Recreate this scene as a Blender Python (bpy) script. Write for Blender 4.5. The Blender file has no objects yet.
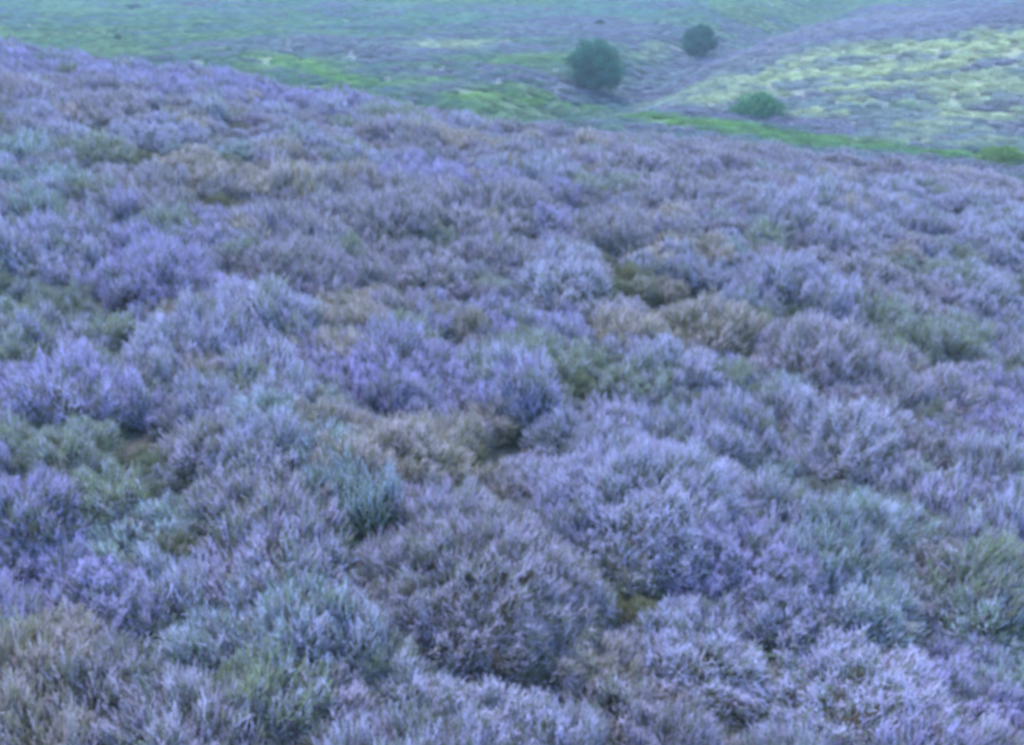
import bpy, math, random
import numpy as np
from mathutils import Vector, Matrix

R = math.radians
sc = bpy.context.scene
W, H = 1024, 745
HFOV = 54.0
F = (W / 2) / math.tan(R(HFOV / 2))
PITCH = 28.3
CAM = np.array([0.0, 0.0, 2.0])

# ------------------------------------------------------------------ camera, sky, sun, exposure
cd = bpy.data.cameras.new('camera')
cd.sensor_fit = 'HORIZONTAL'; cd.angle = R(HFOV); cd.clip_start = 0.05; cd.clip_end = 4000
cam = bpy.data.objects.new('camera', cd); sc.collection.objects.link(cam)
cam.location = CAM; cam.rotation_euler = (R(90 - PITCH), 0, 0)
sc.camera = cam

SUN_EL, SUN_AZ = 48.0, 335.0          # azimuth clockwise from +Y: high, ahead and to the left
w = bpy.data.worlds.new('World'); sc.world = w; w.use_nodes = True
nt = w.node_tree; bg = nt.nodes['Background']
sky = nt.nodes.new('ShaderNodeTexSky'); sky.sky_type = 'NISHITA'; sky.sun_disc = False
sky.sun_elevation = R(SUN_EL); sky.sun_rotation = R(SUN_AZ)
sky.air_density = 1.0; sky.dust_density = 0.3; sky.ozone_density = 6.0
nt.links.new(sky.outputs[0], bg.inputs[0]); bg.inputs[1].default_value = 0.15
ld = bpy.data.lights.new('sun', 'SUN'); ld.energy = 0.9; ld.angle = R(14); ld.color = (1.0, 0.95, 0.9)
sun = bpy.data.objects.new('sun', ld); sc.collection.objects.link(sun)
az = R(SUN_AZ); el = R(SUN_EL)
sv = Vector((math.sin(az) * math.cos(el), math.cos(az) * math.cos(el), math.sin(el)))
sun.rotation_euler = sv.to_track_quat('Z', 'Y').to_euler()
vs = sc.view_settings
sc.display_settings.display_device = 'sRGB'
vs.view_transform = 'Standard'; vs.look = 'None'; vs.exposure = 3.5; vs.gamma = 1.0; vs.use_curve_mapping = False
sc.cycles.filter_width = 4.0          # soft lens of a small old camera
sc.cycles.max_bounces = 5; sc.cycles.diffuse_bounces = 4; sc.cycles.transmission_bounces = 3
sc.cycles.volume_bounces = 0; sc.cycles.glossy_bounces = 1
sc.cycles.use_denoising = True
HAZE = 0.0009

rng = np.random.default_rng(7)

# ------------------------------------------------------------------ numpy noise
def _hash(ix, iy, s):
    n = (ix.astype(np.int64) * 374761393 + iy.astype(np.int64) * 668265263 + s * 974711) & 0x7fffffff
    n = ((n ^ (n >> 13)) * 1274126177) & 0x7fffffff
    n = n ^ (n >> 16)
    return (n & 0xffff) / 65535.0
def vnoise(x, y, s=0):
    x = np.asarray(x, float); y = np.asarray(y, float)
    ix = np.floor(x); iy = np.floor(y); fx = x - ix; fy = y - iy
    fx = fx * fx * (3 - 2 * fx); fy = fy * fy * (3 - 2 * fy)
    a = _hash(ix, iy, s); b = _hash(ix + 1, iy, s); c = _hash(ix, iy + 1, s); d = _hash(ix + 1, iy + 1, s)
    return (a * (1 - fx) + b * fx) * (1 - fy) + (c * (1 - fx) + d * fx) * fy
def fbm(x, y, s=0, o=4):
    t = 0; a = 0.5; n = 0
    for k in range(o):
        t = t + a * vnoise(x * 2 ** k + 13.7 * k, y * 2 ** k - 7.3 * k, s + k); n += a; a *= 0.5
    return t / n
def sstep(a, b, x):
    t = np.clip((x - a) / (b - a), 0, 1); return t * t * (3 - 2 * t)

# ------------------------------------------------------------------ terrain height
def near_h(x, y):
    e = 9.2 - 0.1 * np.minimum(x, 0)
    s = np.maximum(0, y - e)
    return -0.134 * x + 0.021 * np.maximum(x, 0) - 0.091 * y - 0.020 * s * s + (0.16 * (fbm(x * 0.9, y * 0.9, 3, 2) - 0.5) + 0.25 * (vnoise(x * .25, y * .25, 9) - .5)) * sstep(26, 8, y)
def far_h(x, y):
    z = -11.0 - 0.06 * (y - 45) - 0.012 * x
    z = z + 0.00005 * np.maximum(0, y - 120) ** 2 * 3
    z = z + 0.9 * (fbm(x * 0.05, y * 0.05, 21, 3) - 0.5) * 2
    # spur that rises to the right
    dx, dy = 0.93, 0.37
    t = (x - 13) * dx + (y - 62) * dy; d = -(x - 13) * dy + (y - 62) * dx
    z = z + 12 * sstep(-4, 80, t) * np.exp(-np.where(d > 0, d / 20, d / 24) ** 2)
    # stream gullies round the foot of the spur
    g1 = np.abs((x - 5) * .90 - (y - 63) * .435); z = z - 2.0 * np.exp(-(g1 / 4.5) ** 2) * sstep(50, 64, y) * sstep(190, 130, y)
    # far hillside
    z = z + 26 * sstep(150, 420, y + 0.2 * x)
    z = z + 10 * sstep(-60, -200, x)
    return z
def ground(x, y):
    x = np.asarray(x, float); y = np.asarray(y, float)
    a = near_h(x, y); b = far_h(x, y); k = 1.2
    m = np.maximum(a, b)
    return m + k * np.log(np.exp((a - m) / k) + np.exp((b - m) / k)) * sstep(20, 30, y) 
CP, SP = math.cos(R(PITCH)), math.sin(R(PITCH))
def ray(px, py):
    u = (px - W / 2) / F; v = (H / 2 - py) / F
    return np.array([u, CP + v * SP, -SP + v * CP])
def hit(px, py, lift=0.0, start=0.8, far=500):
    d = ray(px, py); t = start
    while t < far:
        p = CAM + d * t
        if p[2] < float(ground(p[0], p[1])) + lift:
            lo, hi = t - max(.02, t * .01), t
            for _ in range(20):
                m = (lo + hi) / 2; p = CAM + d * m
                if p[2] < float(ground(p[0], p[1])) + lift: hi = m
                else: lo = m
            return CAM + d * hi, hi
        t += max(.02, t * .01)
    return None, None

# ------------------------------------------------------------------ materials
def new_mat(name):
    m = bpy.data.materials.new(name); m.use_nodes = True
    n = m.node_tree.nodes; l = m.node_tree.links
    b = n['Principled BSDF']; b.inputs['Roughness'].default_value = 0.85
    b.inputs['Specular IOR Level'].default_value = 0.15
    return m, n, l, b
def plant_mat(name, attr, alt, alt_amt, transl=0.35, lo=0.72, hi=1.22):
    """colour from the plant's own attribute, each sprig a little different"""
    m, n, l, b = new_mat(name)
    a = n.new('ShaderNodeAttribute'); a.attribute_type = 'INSTANCER'; a.attribute_name = attr
    r = n.new('ShaderNodeAttribute'); r.attribute_type = 'GEOMETRY'; r.attribute_name = 'sprig'
    mr = n.new('ShaderNodeMapRange'); mr.inputs[1].default_value = 0; mr.inputs[2].default_value = 1
    mr.inputs[3].default_value = lo; mr.inputs[4].default_value = hi
    l.new(r.outputs['Fac'], mr.inputs[0])
    mul = n.new('ShaderNodeVectorMath'); mul.operation = 'SCALE'
    l.new(a.outputs['Vector'], mul.inputs[0]); l.new(mr.outputs[0], mul.inputs['Scale'])
    wr = n.new('ShaderNodeMath'); wr.operation = 'MULTIPLY'; wr.inputs[1].default_value = 7.31
    fr = n.new('ShaderNodeMath'); fr.operation = 'FRACT'
    l.new(r.outputs['Fac'], wr.inputs[0]); l.new(wr.outputs[0], fr.inputs[0])
    gt = n.new('ShaderNodeMapRange'); gt.inputs[1].default_value = 1 - alt_amt; gt.inputs[2].default_value = 1
    gt.inputs[3].default_value = 0; gt.inputs[4].default_value = .8
    l.new(fr.outputs[0], gt.inputs[0])
    mx = n.new('ShaderNodeMix'); mx.data_type = 'RGBA'
    l.new(gt.outputs[0], mx.inputs[0]); l.new(mul.outputs[0], mx.inputs[6]); mx.inputs[7].default_value = (*alt, 1)
    l.new(mx.outputs[2], b.inputs['Base Color'])
    tr = n.new('ShaderNodeBsdfTranslucent'); l.new(mx.outputs[2], tr.inputs[0])
    ms = n.new('ShaderNodeMixShader'); ms.inputs[0].default_value = transl
    out = n['Material Output']
    l.new(b.outputs[0], ms.inputs[1]); l.new(tr.outputs[0], ms.inputs[2]); l.new(ms.outputs[0], out.inputs[0])
    return m
M_FLOWER = plant_mat('heather_flowers', 'fcol', (0.33, 0.25, 0.25), 0.38)
M_LEAF = plant_mat('heather_leaves', 'gcol', (0.17, 0.14, 0.09), 0.25, 0.35)
M_TREE = plant_mat('tree_leaves', 'gcol', (0.05, 0.10, 0.03), 0.2, 0.25)
def wood(name, c0, c1, sc_=60):
    m, n, l, b = new_mat(name)
    t = n.new('ShaderNodeTexNoise'); t.inputs['Scale'].default_value = sc_
    g = n.new('ShaderNodeTexCoord'); l.new(g.outputs['Object'], t.inputs[0])
    r = n.new('ShaderNodeValToRGB'); r.color_ramp.elements[0].color = (*c0, 1); r.color_ramp.elements[1].color = (*c1, 1)
    r.color_ramp.elements[0].position = .35; r.color_ramp.elements[1].position = .65
    l.new(t.outputs[0], r.inputs[0]); l.new(r.outputs[0], b.inputs['Base Color']); return m
M_STEM = wood('heather_wood', (0.05, 0.035, 0.025), (0.12, 0.09, 0.07))
M_BARK = wood('tree_bark', (0.06, 0.05, 0.045), (0.15, 0.13, 0.11), 12)
M_STONE = wood('grey_stone', (0.16, 0.15, 0.14), (0.30, 0.29, 0.27), 6)

# ------------------------------------------------------------------ mesh helpers
def mesh_np(name, V, Fc, mats, attr=None, midx=None):
    """V (n,3), Fc (m,3) triangles"""
    me = bpy.data.meshes.new(name)
    me.vertices.add(len(V)); me.vertices.foreach_set('co', np.ascontiguousarray(V, np.float32).ravel())
    me.loops.add(len(Fc) * 3); me.loops.foreach_set('vertex_index', np.ascontiguousarray(Fc, np.int32).ravel())
    me.polygons.add(len(Fc)); me.polygons.foreach_set('loop_start', np.arange(0, len(Fc) * 3, 3, dtype=np.int32))
    for m in mats: me.materials.append(m)
    if midx is not None: me.polygons.foreach_set('material_index', np.ascontiguousarray(midx, np.int32))
    if attr is not None:
        a = me.attributes.new('sprig', 'FLOAT', 'POINT'); a.data.foreach_set('value', np.ascontiguousarray(attr, np.float32))
    me.update(calc_edges=True)
    return me
def frames(D):
    """rotation matrices (n,3,3) whose third column is D, with a random roll"""
    D = D / np.linalg.norm(D, axis=1, keepdims=True)
    h = np.where(np.abs(D[:, 2:3]) < .9, np.array([[0, 0, 1.]]), np.array([[1., 0, 0]]))
    X = np.cross(h, D); X /= np.linalg.norm(X, axis=1, keepdims=True); Y = np.cross(D, X)
    a = rng.uniform(0, 2 * np.pi, len(D))[:, None]
    X2 = X * np.cos(a) + Y * np.sin(a); Y2 = np.cross(D, X2)
    return np.stack([X2, Y2, D], axis=2)
TET = np.array([[0, 1, 2], [0, 2, 3], [0, 3, 1], [1, 3, 2]])
def tetras(P, D, L, Wd):
    """elongated four-faced bells: P base, D direction, L length, Wd width"""
    n = len(P); Mx = frames(D)
    a = np.array([0, 2.094, 4.189])
    base = np.zeros((n, 4, 3)); base[:, 0, 2] = L
    for k in range(3):
        base[:, k + 1, 0] = np.cos(a[k]) * Wd; base[:, k + 1, 1] = np.sin(a[k]) * Wd; base[:, k + 1, 2] = L * .35
    V = np.einsum('nij,nkj->nki', Mx, base) + P[:, None]
    Fc = TET[None] + (np.arange(n) * 4)[:, None, None]
    return V.reshape(-1, 3), Fc.reshape(-1, 3)
def blades(P, D, L, Wd):
    n = len(P); Mx = frames(D)
    base = np.zeros((n, 3, 3)); base[:, 0, 0] = -Wd; base[:, 1, 0] = Wd; base[:, 2, 2] = L
    V = np.einsum('nij,nkj->nki', Mx, base) + P[:, None]
    Fc = np.arange(n * 3).reshape(-1, 3)
    return V.reshape(-1, 3), Fc
def flower_sprig(k):
    n = 9; L = 0.022 + 0.020 * rng.random()
    t = np.linspace(.12, 1, n); bend = rng.normal(0, .12)
    P = np.stack([bend * L * t * t, 0 * t, L * t], 1)
    a = rng.uniform(0, 6.28, n); out = np.stack([np.cos(a), np.sin(a), np.full(n, .8) + t], 1)
    V, Fc = tetras(P, out, 0.0062 * (1.12 - .5 * t) * rng.uniform(.8, 1.2, n), 0.0025 * (1.1 - .35 * t))
    Vs, Fs = blades(np.array([[0, 0, -.02]]), np.array([[0., 0, 1]]), np.array([L + .02]), np.array([.001]))
    return np.vstack([V, Vs]), np.vstack([Fc, Fs + len(V)])
def leaf_sprig(k):
    n = 14; L = 0.026 + 0.022 * rng.random()
    t = np.linspace(0, 1, n); bend = rng.normal(0, .15)
    P = np.stack([bend * L * t * t, 0 * t, L * t], 1)
    a = rng.uniform(0, 6.28, n); out = np.stack([np.cos(a), np.sin(a), np.full(n, .9) + t], 1)
    return blades(P, out, 0.0085 * (1.15 - .45 * t) * rng.uniform(.7, 1.2, n), np.full(n, .0019))
FS = [flower_sprig(k) for k in range(8)]
LS = [leaf_sprig(k) for k in range(8)]
def scatter_sprigs(P, D, lib, scl):
    Vs, Fs, A = [], [], []; off = 0
    which = rng.integers(0, len(lib), len(P)); Mx = frames(D)
    for k, (v, f) in enumerate(lib):
        i = np.where(which == k)[0]
        if not len(i): continue
        VV = np.einsum('nij,kj->nki', Mx[i], v) * scl[i][:, None, None] + P[i][:, None]
        FF = f[None] + (np.arange(len(i)) * len(v))[:, None, None] + off
        Vs.append(VV.reshape(-1, 3)); Fs.append(FF.reshape(-1, 3)); off += len(i) * len(v)
        A.append(np.repeat(rng.random(len(i)), len(v)))
    if not Vs: return np.zeros((0, 3)), np.zeros((0, 3), int), np.zeros(0)
    return np.vstack(Vs), np.vstack(Fs), np.concatenate(A)
def dome_points(n, r, h, seed, k=1.0):
    th = rng.uniform(0, 2 * np.pi, n); rho = np.sqrt(rng.random(n)) ** 0.85
    rr = r * (1 + .22 * (vnoise(np.cos(th) * 1.6 + 5, np.sin(th) * 1.6 + 5, seed) * 2 - 1))
    x = np.cos(th) * rho * rr; y = np.sin(th) * rho * rr
    z = h * (np.maximum(0, 1 - rho ** 2.3)) ** .6
    lump = 0.30 * h * (fbm(x / .11 + 31, y / .11 + 17, seed + 3, 2) - .5) * 2
    tuft = np.clip(h, 0, .2) * .5 * (fbm(x / .045 + 3, y / .045 + 57, seed + 5, 2) - .5) * 2
    z = np.maximum(0.0, z + lump * (1 - rho ** 3) + tuft)
    N = np.stack([x / r ** 2, y / r ** 2, np.maximum(z, .02) / h ** 2 * .8], 1); N /= np.linalg.norm(N, axis=1, keepdims=True)
    return np.stack([x, y, z], 1) * k, N, z / h
def heather_parts(seed, r, h, dens, rich):
    area = 2.6 * r * r + 3.2 * r * h
    n = int(area * dens)
    P, N, zz = dome_points(n, r, h, seed)
    D = .65 * N + np.array([0, 0, .6]) + rng.normal(0, .36, (n, 3))
    pf = rich * sstep(.08, .70, zz + rng.normal(0, .14, n)) * (0.40 + 1.2 * fbm(P[:, 0] / .09 + 3, P[:, 1] / .09, seed + 9, 2))
    fl = rng.random(n) < pf
    inward = -N * rng.uniform(0.0, .035, (n, 1))
    fv, ff, fa = scatter_sprigs((P + inward)[fl], D[fl], FS, rng.uniform(.55, 1.05, fl.sum()))
    # leafy shoots: those without flowers plus an inner shell
    n2 = int(n * .6); P2, N2, z2 = dome_points(n2, r, h, seed)
    k2 = rng.uniform(.72, .97, (n2, 1)); D2 = .6 * N2 + np.array([0, 0, .65]) + rng.normal(0, .3, (n2, 3))
    PP = np.vstack([(P + inward)[~fl], P2 * k2 - np.array([0, 0, .01])]); DD = np.vstack([D[~fl], D2])
    gv, gf, ga = scatter_sprigs(PP, DD, LS, rng.uniform(.6, 1.1, len(PP)))
    # woody stems
    m = int(26 + 90 * r); P3, N3, _ = dome_points(m, r, h, seed)
    V, Fc = [], []
    for i in range(m):
        e = P3[i] * .93; b0 = np.array([e[0] * .25, e[1] * .25, -.03]); c = np.array([e[0] * .75, e[1] * .75, e[2] * .35])
        prev = None
        for t in (0, .35, .7, 1):
            p = (1 - t) ** 2 * b0 + 2 * t * (1 - t) * c + t * t * e; rad = .0045 * (1 - .75 * t)
            ids = []
            for a in (0, 2.1, 4.2):
                V.append(p + np.array([math.cos(a) * rad, math.sin(a) * rad, 0])); ids.append(len(V) - 1)
            if prev:
                for q in range(3):
                    q2 = (q + 1) % 3; Fc += [[prev[q], prev[q2], ids[q2]], [prev[q], ids[q2], ids[q]]]
            prev = ids
    return (fv, ff, fa), (gv, gf, ga), (np.array(V), np.array(Fc))

col = sc.collection
def link(o, c=None): (c or col).objects.link(o); return o
def setp(o, **k):
    for a, b in k.items(): o[a] = b
    return o

# ------------------------------------------------------------------ colours of the plants (flowers, leaves, share of flowering sprigs)
KIND = {
    'L': ((.425, .39, .53), (.16, .185, .135), 'rich'),    # lavender
    'V': ((.40, .348, .55), (.145, .165, .13), 'rich'),    # vivid violet
    'P': ((.435, .375, .485), (.17, .17, .13), 'mid'),    # dusky mauve, brownish
    'B': ((.48, .41, .42), (.21, .195, .12), 'mid'),    # tan
    'G': ((.41, .40, .48), (.17, .195, .12), 'poor'),   # olive green
    'T': ((.42, .435, .52), (.16, .205, .15), 'mid'),   # frosty blue green
    'W': ((.44, .41, .53), (.17, .185, .14), 'rich'),    # pale
}
# ------------------------------------------------------------------ the one sheet of ground
def seg(v0, v1, n): return list(np.linspace(v0, v1, n, endpoint=False))
xs = -np.geomspace(9, 900, 46)[::-1]; xs = np.concatenate([xs, np.linspace(-9, 9, 121)[1:-1], np.geomspace(9, 900, 46)])
xs = np.concatenate([np.linspace(-900, -110, 12, endpoint=False), np.linspace(-110, -12, 66, endpoint=False), np.linspace(-12, 12, 121), np.linspace(12, 130, 80)[1:], np.linspace(130, 900, 12)[1:]])
ys = np.concatenate([np.linspace(-300, -6, 12, endpoint=False), np.linspace(-6, 20, 131, endpoint=False), np.linspace(20, 180, 150, endpoint=False), np.linspace(180, 1400, 40)])
GX, GY = np.meshgrid(xs, ys); GZ = ground(GX, GY)
# vegetation patches of the valley, world ellipses: (px, py, half width px, half height px, colour, tilt px rise per px, strength)
GREEN = (.12, .205, .085); BRIGHT = (.145, .27, .06); PALE = (.41, .44, .23); HEATH = (.145, .155, .235); DARKH = (.13, .12, .19); TEAL = (.09, .20, .16)
PATCH = [
    (300, 20, 340, 22, TEAL, 0, .7), (120, 30, 200, 20, GREEN, 0, .8), (640, 8, 90, 9, TEAL, 0, .9),(780, 15, 130, 14, GREEN, .1, .8), (420, 34, 200, 7, GREEN, 0, .6),
    (385, 46, 180, 9, HEATH, 0, .75), (580, 30, 110, 14, HEATH, 0, .7), (450, 12, 120, 4, HEATH, 0, .4), (430, 70, 150, 7, HEATH, 0, .5),
    (290, 64, 60, 6, BRIGHT, -.15, .9), (345, 77, 40, 5, BRIGHT, -.1, .9), (1000, 155, 50, 8, BRIGHT, 0, .8),
    (470, 45, 50, 5, PALE, 0, .7), (540, 64, 40, 5, BRIGHT, 0, .4), (655, 52, 28, 9, PALE, 0, .5), (530, 42, 60, 5, GREEN, 0, .5),
    (640, 78, 45, 18, HEATH, .2, .65), (700, 100, 70, 10, HEATH, 0, .9), (600, 103, 80, 7, HEATH, -.1, .7), (690, 125, 150, 5, HEATH, -.08, .7),
    (900, 30, 220, 14, HEATH, .12, .9), (760, 52, 90, 8, HEATH, .25, .7), (940, 12, 120, 10, HEATH, .1, .9),
    (880, 66, 200, 24, PALE, .13, .95), (960, 48, 110, 14, PALE, .12, .9), (775, 88, 50, 9, PALE, .2, .7), (890, 97, 160, 20, PALE, .05, .8), (930, 118, 110, 12, PALE, -.02, .9), (990, 95, 60, 9, PALE, 0, .8), (990, 138, 60, 9, PALE, 0, .7),
    (900, 76, 150, 2.5, HEATH, .12, .7), (980, 106, 40, 5, HEATH, .05, .7), (840, 95, 60, 4, HEATH, .1, .7), (870, 130, 70, 3, HEATH, -.15, .6), (930, 148, 80, 3, HEATH, -.06, .6),
    (900, 108, 30, 6, BRIGHT, 0, .5),
    (500, 84, 90, 5, HEATH, 0, .7), (420, 88, 60, 4, HEATH, 0, .5),
    (475, 99, 40, 3, BRIGHT, -.1, .9), (560, 109, 55, 3, BRIGHT, -.12, .9), (655, 118, 70, 5, BRIGHT, -.1, .8), (760, 132, 110, 8, BRIGHT, -.12, 1), (860, 144, 90, 7, BRIGHT, -.08, 1), (940, 156, 60, 5, BRIGHT, 0, .8),
]
base_far = np.array(GREEN)
def veg(x, y):
    """colour of the valley's vegetation at world points"""
    x = np.asarray(x, float); y = np.asarray(y, float)
    C = np.ones(x.shape + (3,)) * base_far
    wx = x + 4 * (fbm(x * .12, y * .12, 41, 3) - .5) * 2; wy = y + 1.8 * (fbm(x * .12, y * .12, 57, 3) - .5) * 2
    for (P0, ax, ay, c, s) in PW:
        dx = wx - P0[0]; dy = wy - P0[1]
        det = ax[0] * ay[1] - ax[1] * ay[0]
        u = (dx * ay[1] - dy * ay[0]) / det; v = (-dx * ax[1] + dy * ax[0]) / det
        m = sstep(1.6, .45, np.sqrt(u * u + v * v)) * s
        C = C * (1 - m[..., None]) + np.array(c) * m[..., None]
    # streaks of heather and grass at smaller scale
    n = .5 * fbm(x * .16, y * .42, 71, 4) + .5 * fbm(x * .5, y * .9, 77, 3)
    br = sstep(.5, .8, C[..., 1] / (C[..., 0] + C[..., 2] + 1e-6) - .35)
    m = sstep(.50, .59, n) * .62 * (1 - .75 * br)
    C = C * (1 - m[..., None]) + np.array(HEATH) * m[..., None]
    m = sstep(.50, .40, n) * .22
    C = C * (1 - m[..., None]) + np.array(PALE) * m[..., None]
    return C
PW = []
for (px, py, hw, hh, c, tilt, s) in PATCH:
    P0, t0 = hit(px, py, 0, 24)
    if P0 is None: continue
    P1, _ = hit(px + hw * .5, max(py - tilt * hw * .5, 0), 0, 24); P2, _ = hit(px, max(py - hh * .5, -3), 0, 24)
    if P1 is None or P2 is None: continue
    PW.append((P0[:2], (P1 - P0)[:2] * 2, (P2 - P0)[:2] * 2, c, s))
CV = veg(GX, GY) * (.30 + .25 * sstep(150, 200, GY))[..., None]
peat = np.array((.045, .04, .03))
mk = sstep(17, 28, GY)[..., None]; CV = peat * (1 - mk) + CV * mk
ny, nx = GX.shape
V = np.stack([GX, GY, GZ], -1).reshape(-1, 3)
q = (np.arange(ny - 1)[:, None] * nx + np.arange(nx - 1)[None]).reshape(-1)
Fq = np.vstack([np.stack([q, q + 1, q + nx + 1], 1), np.stack([q, q + nx + 1, q + nx], 1)])
mg, n, l, b = new_mat('moorland_ground')
me = mesh_np('moorland_ground', V, Fq, [mg])
me.polygons.foreach_set('use_smooth', np.ones(len(Fq), bool))
a = me.color_attributes.new('veg', 'FLOAT_COLOR', 'POINT')
a.data.foreach_set('color', np.concatenate([CV.reshape(-1, 3), np.ones((nx * ny, 1))], 1).astype(np.float32).ravel())
at = n.new('ShaderNodeAttribute'); at.attribute_name = 'veg'
geo = n.new('ShaderNodeNewGeometry')
t1 = n.new('ShaderNodeTexNoise'); t1.inputs['Scale'].default_value = 1.3; t1.inputs['Detail'].default_value = 8; t1.inputs['Roughness'].default_value = .7
l.new(geo.outputs['Position'], t1.inputs['Vector'])
mr = n.new('ShaderNodeMapRange'); mr.inputs[1].default_value = .3; mr.inputs[2].default_value = .7; mr.inputs[3].default_value = .6; mr.inputs[4].default_value = 1.35
l.new(t1.outputs[0], mr.inputs[0])
mu = n.new('ShaderNodeVectorMath'); mu.operation = 'SCALE'; l.new(at.outputs['Color'], mu.inputs[0]); l.new(mr.outputs[0], mu.inputs['Scale'])
l.new(mu.outputs[0], b.inputs['Base Color'])
bp = n.new('ShaderNodeBump'); bp.inputs['Strength'].default_value = .7; bp.inputs['Distance'].default_value = .12
l.new(t1.outputs[0], bp.inputs['Height']); l.new(bp.outputs[0], b.inputs['Normal'])
setp(link(bpy.data.objects.new('ground', me)), kind='structure', label='rolling moorland falling away into a grassy valley')

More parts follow.
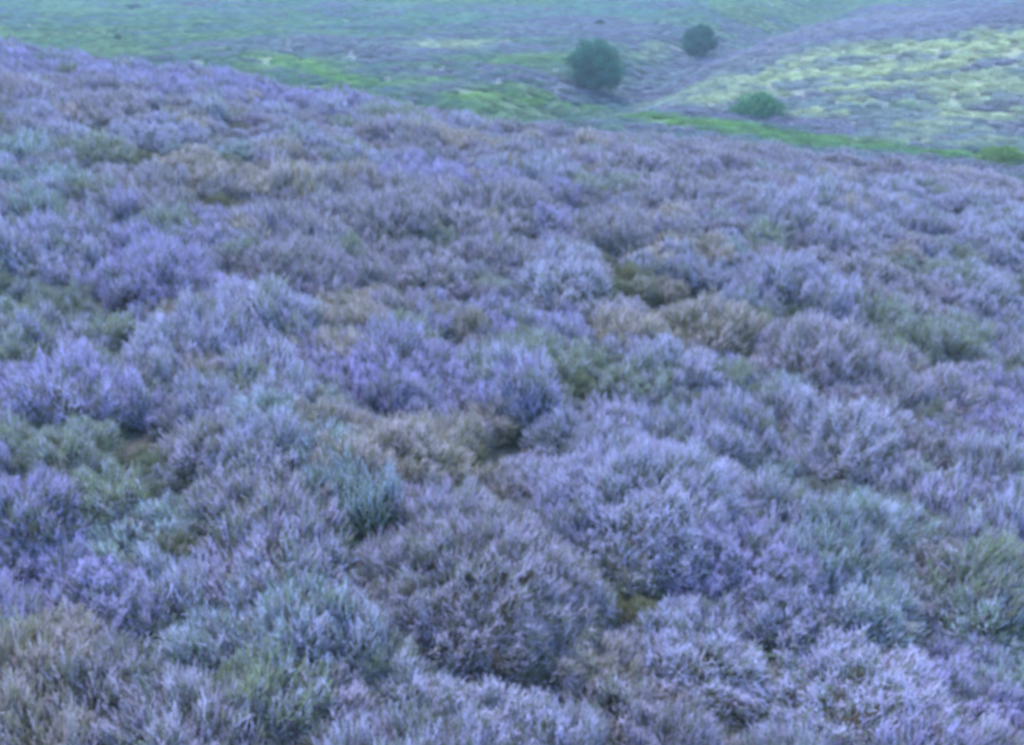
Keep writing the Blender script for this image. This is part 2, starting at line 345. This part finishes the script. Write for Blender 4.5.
# ------------------------------------------------------------------ heather shrubs one can pick out
SIZES = {'small': (.17, .15), 'medium': (.29, .22), 'large': (.46, .31)}
RICH = {'rich': .98, 'mid': .74, 'poor': .45}
DENS = 9800
LIB = {}
def lib(size, rich, v):
    k = (size, rich, v)
    if k not in LIB:
        r, h = SIZES[size]
        f, g, s = heather_parts(hash((size == 'large', size == 'small', rich == 'rich', rich == 'mid', v)) % 1000 + 11, r, h, DENS, RICH[rich])
        LIB[k] = (mesh_np('flower_spikes', f[0], f[1], [M_FLOWER], f[2]), mesh_np('foliage', g[0], g[1], [M_LEAF], g[2]), mesh_np('stems', s[0], s[1], [M_STEM]))
    return LIB[k]
HEROES = [
    # px, py of the crown, width px, flatness, kind, label
    (30, 665, 190, .8, 'B', 'tan and olive heather mound filling the bottom left corner'),
    (150, 690, 110, .8, 'T', 'frosty pale blue-green tuft right of the tan corner mound'),
    (205, 655, 110, .8, 'T', 'pale blue tipped heather tuft below the dark hollow at lower left'),
    (400, 720, 190, .7, 'W', 'pale pinkish lavender mound along the bottom edge, left of centre'),
    (500, 722, 120, .7, 'W', 'pale mauve clump on the bottom edge in front of the dark-fronted mauve mound'),
    (320, 715, 130, .7, 'P', 'dusty pink heather clump on the bottom edge left of the pale pinkish mound'),
    (850, 700, 230, .7, 'L', 'broad lavender mound at the bottom edge, right of centre'),
    (960, 705, 150, .8, 'V', 'bluish violet clump in the bottom right corner'),
    (690, 650, 170, .8, 'L', 'pale lavender-blue mound below the biggest violet mound'),
    (620, 715, 120, .7, 'P', 'dull mauve heather with brown gaps at the bottom edge, just right of centre'),
    (250, 630, 110, .9, 'L', 'small lavender clump above the dark hollow at lower left'),
    (470, 565, 265, 1.0, 'P', 'big rounded mauve mound with a dark brown-green front at lower centre'),
    (90, 600, 150, .9, 'V', 'bright violet mound standing just above the tan corner mound'),
    (30, 515, 120, .9, 'V', 'violet heather mound on the left edge above the bright violet one'),
    (110, 500, 100, .8, 'G', 'olive heather clump right of the violet mound on the left edge'),
    (165, 520, 80, .8, 'T', 'small teal-green tuft beside the deep dark hollow at left'),
    (645, 485, 240, 1.0, 'L', 'top of the biggest lavender mound, crest at right of centre'),
    (730, 550, 200, .9, 'V', 'violet heather flank sloping down right of the biggest lavender mound'),
    (560, 500, 130, .8, 'L', 'pale lavender clump left of the biggest lavender mound'),
    (865, 530, 100, 1.0, 'T', 'teal-green tuft among lavender at lower right'),
    (995, 510, 110, .8, 'L', 'lavender mound against the right edge beside the teal-green tuft'),
    (945, 575, 110, .7, 'P', 'mauve and tan heather clump at right, below the teal-green tuft'),
    (300, 560, 130, .9, 'L', 'lavender mound left of the big dark-fronted mauve mound'),
    (985, 630, 120, .8, 'T', 'bluish green clump at the right edge above the corner'),
    (870, 620, 110, .8, 'T', 'grey-green heather low behind the broad bottom-edge mound'),
    (780, 620, 110, .8, 'L', 'small lavender clump below the violet flank'),
    (400, 455, 150, .9, 'B', 'tan-brown rounded heather bush left of centre'),
    (575, 440, 110, .8, 'L', 'pale lavender crest behind the biggest lavender mound'),
    (270, 425, 120, .9, 'T', 'blue-green and lavender bush left of the tan-brown bush'),
    (60, 390, 150, .9, 'V', 'violet mound near the left edge at mid height'),
    (60, 455, 120, .8, 'G', 'olive green clump near the left edge under the violet mound'),
    (200, 450, 100, .8, 'P', 'greyish mauve clump above the deep dark hollow'),
    (850, 440, 140, .8, 'W', 'pale straw-tipped mound at right with a dark base'),
    (930, 465, 120, .8, 'P', 'dull mauve mound right of the pale straw-tipped mound'),
    (820, 345, 140, 1.1, 'P', 'large round grey-mauve bush with a dark front at right'),
    (785, 392, 70, .6, 'T', 'low smooth dark teal patch in front of the round grey-mauve bush'),
    (925, 345, 110, .8, 'G', 'olive heather clump right of the round grey-mauve bush'),
    (675, 370, 110, .9, 'L', 'lavender clump left of the teal patch'),
    (710, 328, 120, .8, 'B', 'tan and olive clump left of the round grey-mauve bush'),
    (540, 365, 120, .8, 'G', 'grey-green clump in the middle of the hillside'),
    (615, 390, 90, .8, 'G', 'olive clump behind the pale lavender crest'),
    (385, 360, 130, .9, 'V', 'bright violet-blue mound behind the tan-brown bush'),
    (450, 390, 100, .8, 'V', 'violet clump right of the bright violet-blue mound'),
    (180, 345, 120, .8, 'L', 'greyish lavender mound at left, mid height'),
    (250, 350, 100, .8, 'L', 'lavender clump right of the greyish lavender mound'),
    (1000, 420, 90, .9, 'V', 'violet clump on the right edge above the lavender mound'),
    (950, 400, 80, .8, 'P', 'mauve clump behind a small dark hole near the right edge'),
    (150, 275, 150, .9, 'V', 'mauve-violet mound with a green underside in the left third'),
    (290, 262, 130, .9, 'P', 'dusky mauve mound with a dark hollow beneath, left of centre'),
    (345, 305, 90, .7, 'B', 'rusty brown and green clump below the dusky mauve mound'),
    (390, 215, 130, .9, 'P', 'grey-mauve mound with brown sides, left of the pointed mauve one'),
    (505, 200, 100, 1.0, 'P', 'pointed mauve mound with a dark left face, upper centre'),
    (545, 222, 70, .8, 'V', 'bright violet flank right of the pointed mauve mound'),
    (600, 232, 85, 1.0, 'P', 'mauve bush with a dark foot right of the violet flank'),
    (480, 318, 70, .8, 'V', 'small violet clump at the centre of the slope'),
    (560, 285, 110, .8, 'W', 'pale bluish heather sheet below the dark-footed mauve bush'),
    (430, 280, 100, .7, 'P', 'dull brownish mauve clump below the grey-mauve mound'),
    (650, 258, 80, .7, 'B', 'yellowish tan clump right of the dark-footed mauve bush'),
    (690, 272, 65, .8, 'L', 'bright lavender-blue tuft right of the yellowish tan clump'),
    (785, 280, 95, 1.0, 'L', 'round lavender clump with a dark base, upper right'),
    (862, 275, 80, .8, 'P', 'pinkish mauve clump right of the round lavender clump'),
    (935, 275, 65, .8, 'G', 'dark green bush in the upper right'),
    (900, 300, 65, .8, 'P', 'reddish brown mauve clump left below the dark green bush'),
    (985, 300, 90, .8, 'L', 'lavender clump at the right edge beside the dark green bush'),
    (610, 315, 90, .7, 'P', 'pinkish brown low clump right of centre'),
    (750, 320, 60, .7, 'G', 'small olive tuft touching the round grey-mauve bush'),
    (30, 265, 90, .8, 'L', 'pale lavender clump on the left edge beside the mauve-violet mound'),
    (20, 325, 80, .8, 'G', 'olive and tan clump on the left edge under the pale lavender clump'),
    (110, 340, 80, .8, 'G', 'grey-green clump left of the greyish lavender mound'),
    (95, 150, 70, .9, 'G', 'dark green-bottomed heather bush on the upper left slope'),
    (115, 108, 70, .9, 'P', 'brown-mauve bush with dark shade below it near the brow at left'),
    (55, 180, 80, .8, 'T', 'pale blue-green clump near the left edge of the upper slope'),
    (30, 120, 70, .8, 'L', 'pale bluish lavender clump near the left edge below the brow'),
    (150, 135, 60, .8, 'L', 'lavender clump right of the dark green-bottomed bush'),
    (190, 160, 70, .7, 'B', 'tan-pink clump on the upper left slope'),
    (235, 155, 60, .8, 'T', 'teal tinted clump right of the tan-pink clump'),
    (100, 185, 90, .7, 'P', 'wide dark mauve clump above the mauve-violet mound'),
    (265, 95, 60, .8, 'V', 'violet clump with a dark side just below the bright grass patch'),
    (300, 105, 60, .8, 'V', 'violet-blue clump to the right of the dark-sided violet one'),
    (290, 180, 60, .7, 'B', 'pale orange-tinted clump between the mounds at upper left'),
    (300, 145, 55, .9, 'G', 'green rounded clump below the violet-blue clump'),
    (340, 150, 60, .8, 'G', 'dull green clump left of the low olive strip'),
    (385, 120, 90, .6, 'G', 'low olive strip of heather near the brow at upper centre'),
    (425, 150, 50, .9, 'P', 'small dark round bush below the low olive strip'),
    (425, 102, 40, .9, 'P', 'small round brown bush on the brow left of the yellow-green grass strip'),
    (465, 115, 50, .8, 'L', 'pale lavender tuft right of the small round brown bush on the brow'),
    (515, 155, 50, 1.0, 'P', 'dark brown domed bush above the pointed mauve mound'),
    (455, 140, 55, .7, 'B', 'tan clump left above the dark brown domed bush'),
    (535, 118, 40, .9, 'P', 'reddish brown bush on the brow under the grass strip'),
    (558, 172, 60, .8, 'L', 'bluish lavender clump right of the dark brown domed bush'),
    (430, 180, 80, .8, 'V', 'bright violet clump between the grey-mauve and pointed mounds'),
    (620, 190, 70, .8, 'G', 'greenish tan clump above the dark-footed mauve bush'),
    (650, 165, 60, .9, 'P', 'mauve clump with pale streaks on the upper right slope'),
    (735, 180, 55, .8, 'P', 'mauve clump with a dark shaded foot on the upper right slope'),
    (690, 215, 70, .8, 'P', 'brownish mauve clump above the bright lavender-blue tuft'),
    (715, 225, 50, .8, 'T', 'small teal patch of heather above the bright lavender-blue tuft'),
    (768, 240, 55, .8, 'G', 'olive bush above the round lavender clump'),
    (825, 225, 70, .8, 'L', 'lavender clump above the pinkish mauve clump'),
    (840, 155, 50, .8, 'P', 'dark mauve bush on the brow at right'),
    (715, 145, 45, .8, 'P', 'dark mauve bush on the brow, right of centre'),
    (985, 185, 80, .7, 'P', 'brown-mauve clump near the right edge below the brow'),
    (895, 195, 60, .8, 'L', 'greyish lavender clump on the upper right slope'),
    (980, 240, 80, .8, 'L', 'pale blue lavender clump at the right edge of the upper slope'),
]
HR = []
for i, (px, py, wpx, flat, kind, label) in enumerate(HEROES):
    lf = .14
    for _ in range(2):
        q_ = py; P, t = hit(px, py, lf, .8)
        while t > 15.5: q_ += 3; P, t = hit(px, q_, lf, .8)
        r = wpx / 2 * t / F * 1.04; lf = r * .75 * min(max(flat, .7), 1.1) * .55
    size = 'small' if r < .22 else ('medium' if r < .36 else 'large')
    r0, h0 = SIZES[size]
    HR.append((P[0], P[1], r, kind, size, flat, label))
    fc, gc, rich = KIND[kind]
    root = link(bpy.data.objects.new('heather_shrub', None)); root.empty_display_size = .1
    s = r / r0; sz = s * min(max(flat, .7), 1.1) * ((.9 if py > 420 and wpx > 140 else 1.08) if size != 'small' else 1.15)
    root.location = (P[0], P[1], float(ground(P[0], P[1])) - .02)
    root.rotation_euler = (R(rng.uniform(-4, 4)), R(rng.uniform(-4, 8)), rng.uniform(0, 6.28)); root.scale = (s, s, sz)
    setp(root, label=label, category='heather', group='heather shrubs on the near slope')
    jit = rng.uniform(.9, 1.1)
    for nm, me, in zip(('flower_spikes', 'foliage', 'stems'), lib(size, rich, i % 2)):
        o = link(bpy.data.objects.new(nm, me)); o.parent = root
        if nm == 'flower_spikes': o['fcol'] = [c * jit for c in fc]
        if nm == 'foliage': o['gcol'] = [c * jit for c in gc]

# ------------------------------------------------------------------ scattered undergrowth (stuff): geometry-node instances
def scatter(name, label, protos, P, idx, rot, scl, fcol, gcol):
    pc = bpy.data.collections.new(name + '_sources')
    for k, me in enumerate(protos):
        pc.objects.link(bpy.data.objects.new('%s_tuft_%02d' % (name, k), me))
    me = bpy.data.meshes.new(name); me.vertices.add(len(P)); me.vertices.foreach_set('co', P.astype(np.float32).ravel())
    def at(nm, ty, key, arr):
        a = me.attributes.new(nm, ty, 'POINT'); a.data.foreach_set(key, arr.ravel())
    at('pick', 'INT', 'value', idx.astype(np.int32)); at('turn', 'FLOAT_VECTOR', 'vector', rot.astype(np.float32)); at('size', 'FLOAT_VECTOR', 'vector', scl.astype(np.float32))
    at('fcol', 'FLOAT_VECTOR', 'vector', fcol.astype(np.float32)); at('gcol', 'FLOAT_VECTOR', 'vector', gcol.astype(np.float32))
    me.update()
    o = setp(link(bpy.data.objects.new(name, me)), kind='stuff', label=label)
    g = bpy.data.node_groups.new(name, 'GeometryNodeTree')
    g.interface.new_socket('Geometry', in_out='INPUT', socket_type='NodeSocketGeometry'); g.interface.new_socket('Geometry', in_out='OUTPUT', socket_type='NodeSocketGeometry')
    N = g.nodes; L = g.links
    gi = N.new('NodeGroupInput'); go = N.new('NodeGroupOutput'); ci = N.new('GeometryNodeCollectionInfo'); ip = N.new('GeometryNodeInstanceOnPoints')
    ci.inputs['Collection'].default_value = pc; ci.inputs['Separate Children'].default_value = True; ci.inputs['Reset Children'].default_value = True
    def na(nm, ty):
        q = N.new('GeometryNodeInputNamedAttribute'); q.data_type = ty; q.inputs['Name'].default_value = nm; return q.outputs['Attribute']
    L.new(gi.outputs[0], ip.inputs['Points']); L.new(ci.outputs[0], ip.inputs['Instance']); ip.inputs['Pick Instance'].default_value = True
    L.new(na('pick', 'INT'), ip.inputs['Instance Index'])
    L.new(na('turn', 'FLOAT_VECTOR'), ip.inputs['Rotation']); L.new(na('size', 'FLOAT_VECTOR'), ip.inputs['Scale'])
    L.new(ip.outputs[0], go.inputs[0])
    md = o.modifiers.new('scatter', 'NODES'); md.node_group = g
    return o
def joined(seed, r, h, dens, rich):
    f, g, s = heather_parts(seed, r, h, dens, rich)
    V = np.vstack([f[0], g[0], s[0]]); Fc = np.vstack([f[1], g[1] + len(f[0]), s[1] + len(f[0]) + len(g[0])])
    mi = np.concatenate([np.zeros(len(f[1])), np.ones(len(g[1])), np.full(len(s[1]), 2)])
    return mesh_np('undergrowth', V, Fc, [M_FLOWER, M_LEAF, M_STEM], np.concatenate([f[2], g[2], np.zeros(len(s[0]))]), mi)
protos = [joined(100 + k, .20, .13, DENS, (.98, .93, .77, .72, .50, .44, .10, .06)[k]) for k in range(8)]
sp = .175
gx, gy = np.meshgrid(np.arange(-11, 11, sp), np.arange(.4, 19, sp))
X = (gx + rng.uniform(-.5, .5, gx.shape) * sp * 1.1).ravel(); Y = (gy + rng.uniform(-.5, .5, gx.shape) * sp * 1.1).ravel()
k = (np.abs(X) < .54 * Y + 1.7) & (rng.random(len(X)) < np.where(Y > 14.5, .5, 1)); X, Y = X[k], Y[k]
hx = np.array([h[0] for h in HR]); hy = np.array([h[1] for h in HR]); hr = np.array([h[2] for h in HR])
D = np.hypot(X[:, None] - hx, Y[:, None] - hy)
gap = fbm(X * 1.7, Y * 1.7, 91, 2)
k = (D / hr).min(1) > .62
k &= gap > .22
X, Y, D, gap = X[k], Y[k], D[k], gap[k]
E = D / np.maximum(hr, .25) + rng.exponential(.8, D.shape)
near = E.argmin(1)
kinds = np.array([h[3] for h in HR])[near]
rv = rng.random(len(X))
patch = fbm(X * .8 + 4, Y * .8, 133, 3)
up = Y > 7
kinds = np.where(np.isin(kinds, ['G', 'T']) & (up | (rv > .5)), np.where(rv > .6, 'L', 'P'), kinds)
kinds = np.where(rv < .05, 'G', np.where(rv < .10, 'B', np.where(rv > .96, 'T', kinds)))
fcol = np.array([KIND[q][0] for q in kinds]); gcol = np.array([KIND[q][1] for q in kinds])
rich = np.array([KIND[q][2] for q in kinds])
pick = np.where(rich == 'rich', rng.integers(0, 2, len(X)), np.where(rich == 'mid', rng.integers(2, 4, len(X)), rng.integers(4, 6, len(X))))
j = rng.uniform(.86, 1.14, (len(X), 1)); fcol = fcol * j * (1 + .022 * rng.normal(0, 1, (len(X), 3))); gcol = gcol * j
s = rng.uniform(.75, 1.2, len(X)) * np.clip(.72 + 1.0 * (gap - .3), .78, 1.15)
rot = np.stack([rng.normal(0, .1, len(X)), rng.normal(0, .1, len(X)), rng.uniform(0, 6.28, len(X))], 1)
# hollows between the mounds: low leafy growth, leaf colour darkened to stand in for shade
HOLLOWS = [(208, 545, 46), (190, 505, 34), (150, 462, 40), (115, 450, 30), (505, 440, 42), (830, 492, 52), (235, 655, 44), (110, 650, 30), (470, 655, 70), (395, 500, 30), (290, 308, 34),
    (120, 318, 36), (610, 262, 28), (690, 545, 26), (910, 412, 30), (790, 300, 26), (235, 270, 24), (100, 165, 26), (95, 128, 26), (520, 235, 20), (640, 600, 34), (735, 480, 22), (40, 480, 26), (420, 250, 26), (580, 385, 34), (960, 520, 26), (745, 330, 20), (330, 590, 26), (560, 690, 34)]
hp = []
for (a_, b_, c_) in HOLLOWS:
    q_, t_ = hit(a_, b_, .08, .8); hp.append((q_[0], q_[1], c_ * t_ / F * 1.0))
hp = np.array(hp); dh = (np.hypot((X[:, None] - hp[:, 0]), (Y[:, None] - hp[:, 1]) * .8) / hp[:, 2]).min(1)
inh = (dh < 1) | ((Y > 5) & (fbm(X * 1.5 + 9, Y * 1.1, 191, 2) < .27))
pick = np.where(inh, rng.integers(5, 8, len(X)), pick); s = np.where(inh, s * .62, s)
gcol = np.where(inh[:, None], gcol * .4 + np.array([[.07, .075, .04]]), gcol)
P = np.stack([X, Y, ground(X, Y) - .02], 1)
scatter('low_heather', 'continuous low heather, leaves darkened as painted shade in hollows, filling the ground between the bigger shrubs', protos, P, pick, rot, np.stack([s, s, s * rng.uniform(.8, 1.5, len(X))], 1), fcol, gcol)

# ------------------------------------------------------------------ valley vegetation (stuff)
def tussock(seed, kind):
    r_, h_ = .42, .2
    n = 260
    P, N_, zz = dome_points(n, r_, h_, seed)
    D_ = N_ * .7 + np.array([0, 0, .7]) + rng.normal(0, .25, (n, 3))
    if kind == 'heath': v, f = tetras(P * .9, D_, rng.uniform(.07, .13, n), rng.uniform(.022, .04, n))
    else: v, f = blades(P * .8, D_, rng.uniform(.16, .30, n), rng.uniform(.015, .028, n))
    return mesh_np('tussock', v, f, [M_FLOWER if kind == 'heath' else M_TREE], np.repeat(rng.random(n), 4 if kind == 'heath' else 3))
tp = [tussock(200 + k, 'heath') for k in range(3)] + [tussock(210 + k, 'grass') for k in range(3)]
NN = 70000
Y = 24 + (rng.random(NN) ** .75) * 150; X = rng.uniform(-1, 1, NN) * (Y * .56 + 6)
C = veg(X, Y); heathy = (C[:, 2] > C[:, 1] * 1.02)
gapn = fbm(X * .35, Y * .35, 301, 3)
k = rng.random(NN) < np.where(heathy, .97, .93) * sstep(.0, .38, gapn); X, Y, C, heathy = X[k], Y[k], C[k], heathy[k]
pick = np.where(heathy, rng.integers(0, 3, len(X)), rng.integers(3, 6, len(X)))
s = rng.uniform(.6, 1.3, len(X)); j = rng.uniform(.65, 1.35, (len(X), 1))
rot = np.stack([rng.normal(0, .08, len(X)), rng.normal(0, .08, len(X)), rng.uniform(0, 6.28, len(X))], 1)
for nm, lab, sel in (('valley_heather', 'patchy heather spread over the valley sides', heathy), ('valley_grass', 'rough green and pale grass covering the valley', ~heathy)):
    Pz = np.stack([X, Y, ground(X, Y) - .03], 1)[sel]
    scatter(nm, lab, tp, Pz, pick[sel], rot[sel], np.stack([s, s, s * np.where(heathy, .8, .6)], 1)[sel], (C * j)[sel] * .85, (C * j)[sel] * .85)

# ------------------------------------------------------------------ trees and bushes in the valley
def crown_mesh(seed, rx, rz, z0, nleaf, size, lean=0.0):
    cl = []
    m = 170
    u = rng.normal(0, 1, (m, 3)); u /= np.linalg.norm(u, axis=1, keepdims=True); u *= rng.uniform(.3, .88, (m, 1))
    cr = rng.uniform(.16, .28, m)
    which = rng.integers(0, m, nleaf)
    q_ = rng.normal(0, 1, (nleaf, 3)); q_ /= np.linalg.norm(q_, axis=1, keepdims=True); q_ *= rng.uniform(.55, 1.25, (nleaf, 1))
    P = u[which] + q_ * cr[which][:, None]
    taper = 1 - .22 * np.clip(P[:, 2], 0, 1)
    P = P * np.array([rx, rx, rz]) ; P[:, :2] *= taper[:, None]; P[:, 0] += lean * P[:, 2]
    P[:, 2] += z0; k = P[:, 2] > .05; P = P[k]; which = which[k]
    D_ = rng.normal(0, 1, P.shape) + np.array([0, 0, .3])
    v, f = blades(P, D_, rng.uniform(.7, 1.2, len(P)) * size, rng.uniform(.3, .45, len(P)) * size)
    return v, f, np.repeat(np.clip(rng.random(m)[which] * .6 + rng.random(len(P)) * .4, 0, 1), 3)
def tube(pts, rads, ns=8):
    V_, F_ = [], []
    for i, (p, r_) in enumerate(zip(pts, rads)):
        for a in range(ns):
            t_ = 2 * math.pi * a / ns; V_.append((p[0] + math.cos(t_) * r_, p[1] + math.sin(t_) * r_, p[2]))
        if i:
            for a in range(ns):
                b_ = (a + 1) % ns; o0, o1 = (i - 1) * ns, i * ns
                F_ += [[o0 + a, o0 + b_, o1 + b_], [o0 + a, o1 + b_, o1 + a]]
    return np.array(V_), np.array(F_)
def woody(name, px, py, wpx, hpx, gcol, label, cat, trunk=True, group=None, lean=0.0):
    P, t = hit(px, py, 0, 24)
    rx = wpx / 2 * t / F; hh = hpx * t / F / math.cos(R(12))
    root = link(bpy.data.objects.new(name, None)); root.location = (P[0], P[1], float(ground(P[0], P[1])) - .05); root.empty_display_size = .5
    setp(root, label=label, category=cat)
    if group: root['group'] = group
    z0 = hh * .53 if trunk else hh * .40; rz = hh * .50 if trunk else hh * .62
    v, f, a_ = crown_mesh(0, rx, rz, z0, 17000 if trunk else 6000, t * .0024, lean)
    o = link(bpy.data.objects.new('crown', mesh_np('crown', v, f, [M_TREE], a_))); o.parent = root; o['gcol'] = list(gcol)
    vs_, fs_, off = [], [], 0
    def addt(p_, r_):
        nonlocal off
        v_, f_ = tube(p_, r_); vs_.append(v_); fs_.append(f_ + off); off += len(v_)
    if trunk: addt([(0, 0, -.2), (.03, 0, hh * .2), (-.03, .04, hh * .5), (0, 0, hh * .8)], [hh * .045, hh * .035, hh * .025, hh * .008])
    for k_ in range(9 if trunk else 7):
        a0 = k_ * 2.4; z1 = hh * (.12 + .05 * k_) if trunk else 0
        addt([(0, 0, z1), (math.cos(a0) * rx * .35, math.sin(a0) * rx * .35, z1 + hh * .18), (math.cos(a0) * rx * .72, math.sin(a0) * rx * .72, min(z1 + hh * .35, hh * .8))], [hh * .018, hh * .012, hh * .004])
    o = link(bpy.data.objects.new('trunk' if trunk else 'branches', mesh_np('trunk', np.vstack(vs_), np.vstack(fs_), [M_BARK]))); o.parent = root
    return root
woody('tree', 594, 92, 60, 50, (.02, .085, .045), 'larger dark green rounded tree alone on the valley side', 'tree', lean=-.12)
woody('tree', 698, 57, 34, 31, (.02, .08, .045), 'smaller dark round tree farther up the gully', 'tree')
woody('bush', 757, 117, 58, 24, (.05, .14, .055), 'low wide green bush at the foot of the pale slope', 'bush', trunk=False)
woody('bush', 1003, 163, 60, 16, (.10, .16, .035), 'bright green bush behind the heather at the right edge', 'bush', trunk=False)
woody('bush', 118, 41, 7, 6, (.06, .10, .05), 'tiny dark bush just over the brow at the upper left', 'bush', trunk=False)
woody('bush', 133, 9, 16, 4, (.05, .07, .06), 'thin dark bush far away at the top left of the valley', 'bush', trunk=False)
woody('bush', 600, 25, 10, 4, (.05, .07, .06), 'faint dark bush on the far slope above the larger tree', 'bush', trunk=False)

# ------------------------------------------------------------------ haze
if HAZE > 0:
    import bmesh
    bm = bmesh.new(); bmesh.ops.create_cube(bm, size=1)
    zlo = float(GZ.min()) - 1; zhi = max(float(GZ.max()), 2.4) + 1
    for v in bm.verts: v.co = Vector((v.co.x * 1802, 550 + v.co.y * 1702, zlo if v.co.z < 0 else zhi))
    me = bpy.data.meshes.new('haze'); bm.to_mesh(me); bm.free()
    m = bpy.data.materials.new('haze'); m.use_nodes = True; n = m.node_tree.nodes; n.remove(n['Principled BSDF'])
    pv = n.new('ShaderNodeVolumePrincipled'); pv.inputs['Color'].default_value = (.72, .88, 1, 1); pv.inputs['Density'].default_value = HAZE
    m.node_tree.links.new(pv.outputs[0], n['Material Output'].inputs['Volume']); me.materials.append(m)
    setp(link(bpy.data.objects.new('haze', me)), kind='stuff', label='thin blue haze lying in the valley air')
print('tris', sum(len(m.polygons) for m in bpy.data.meshes), 'undergrowth', len(near))
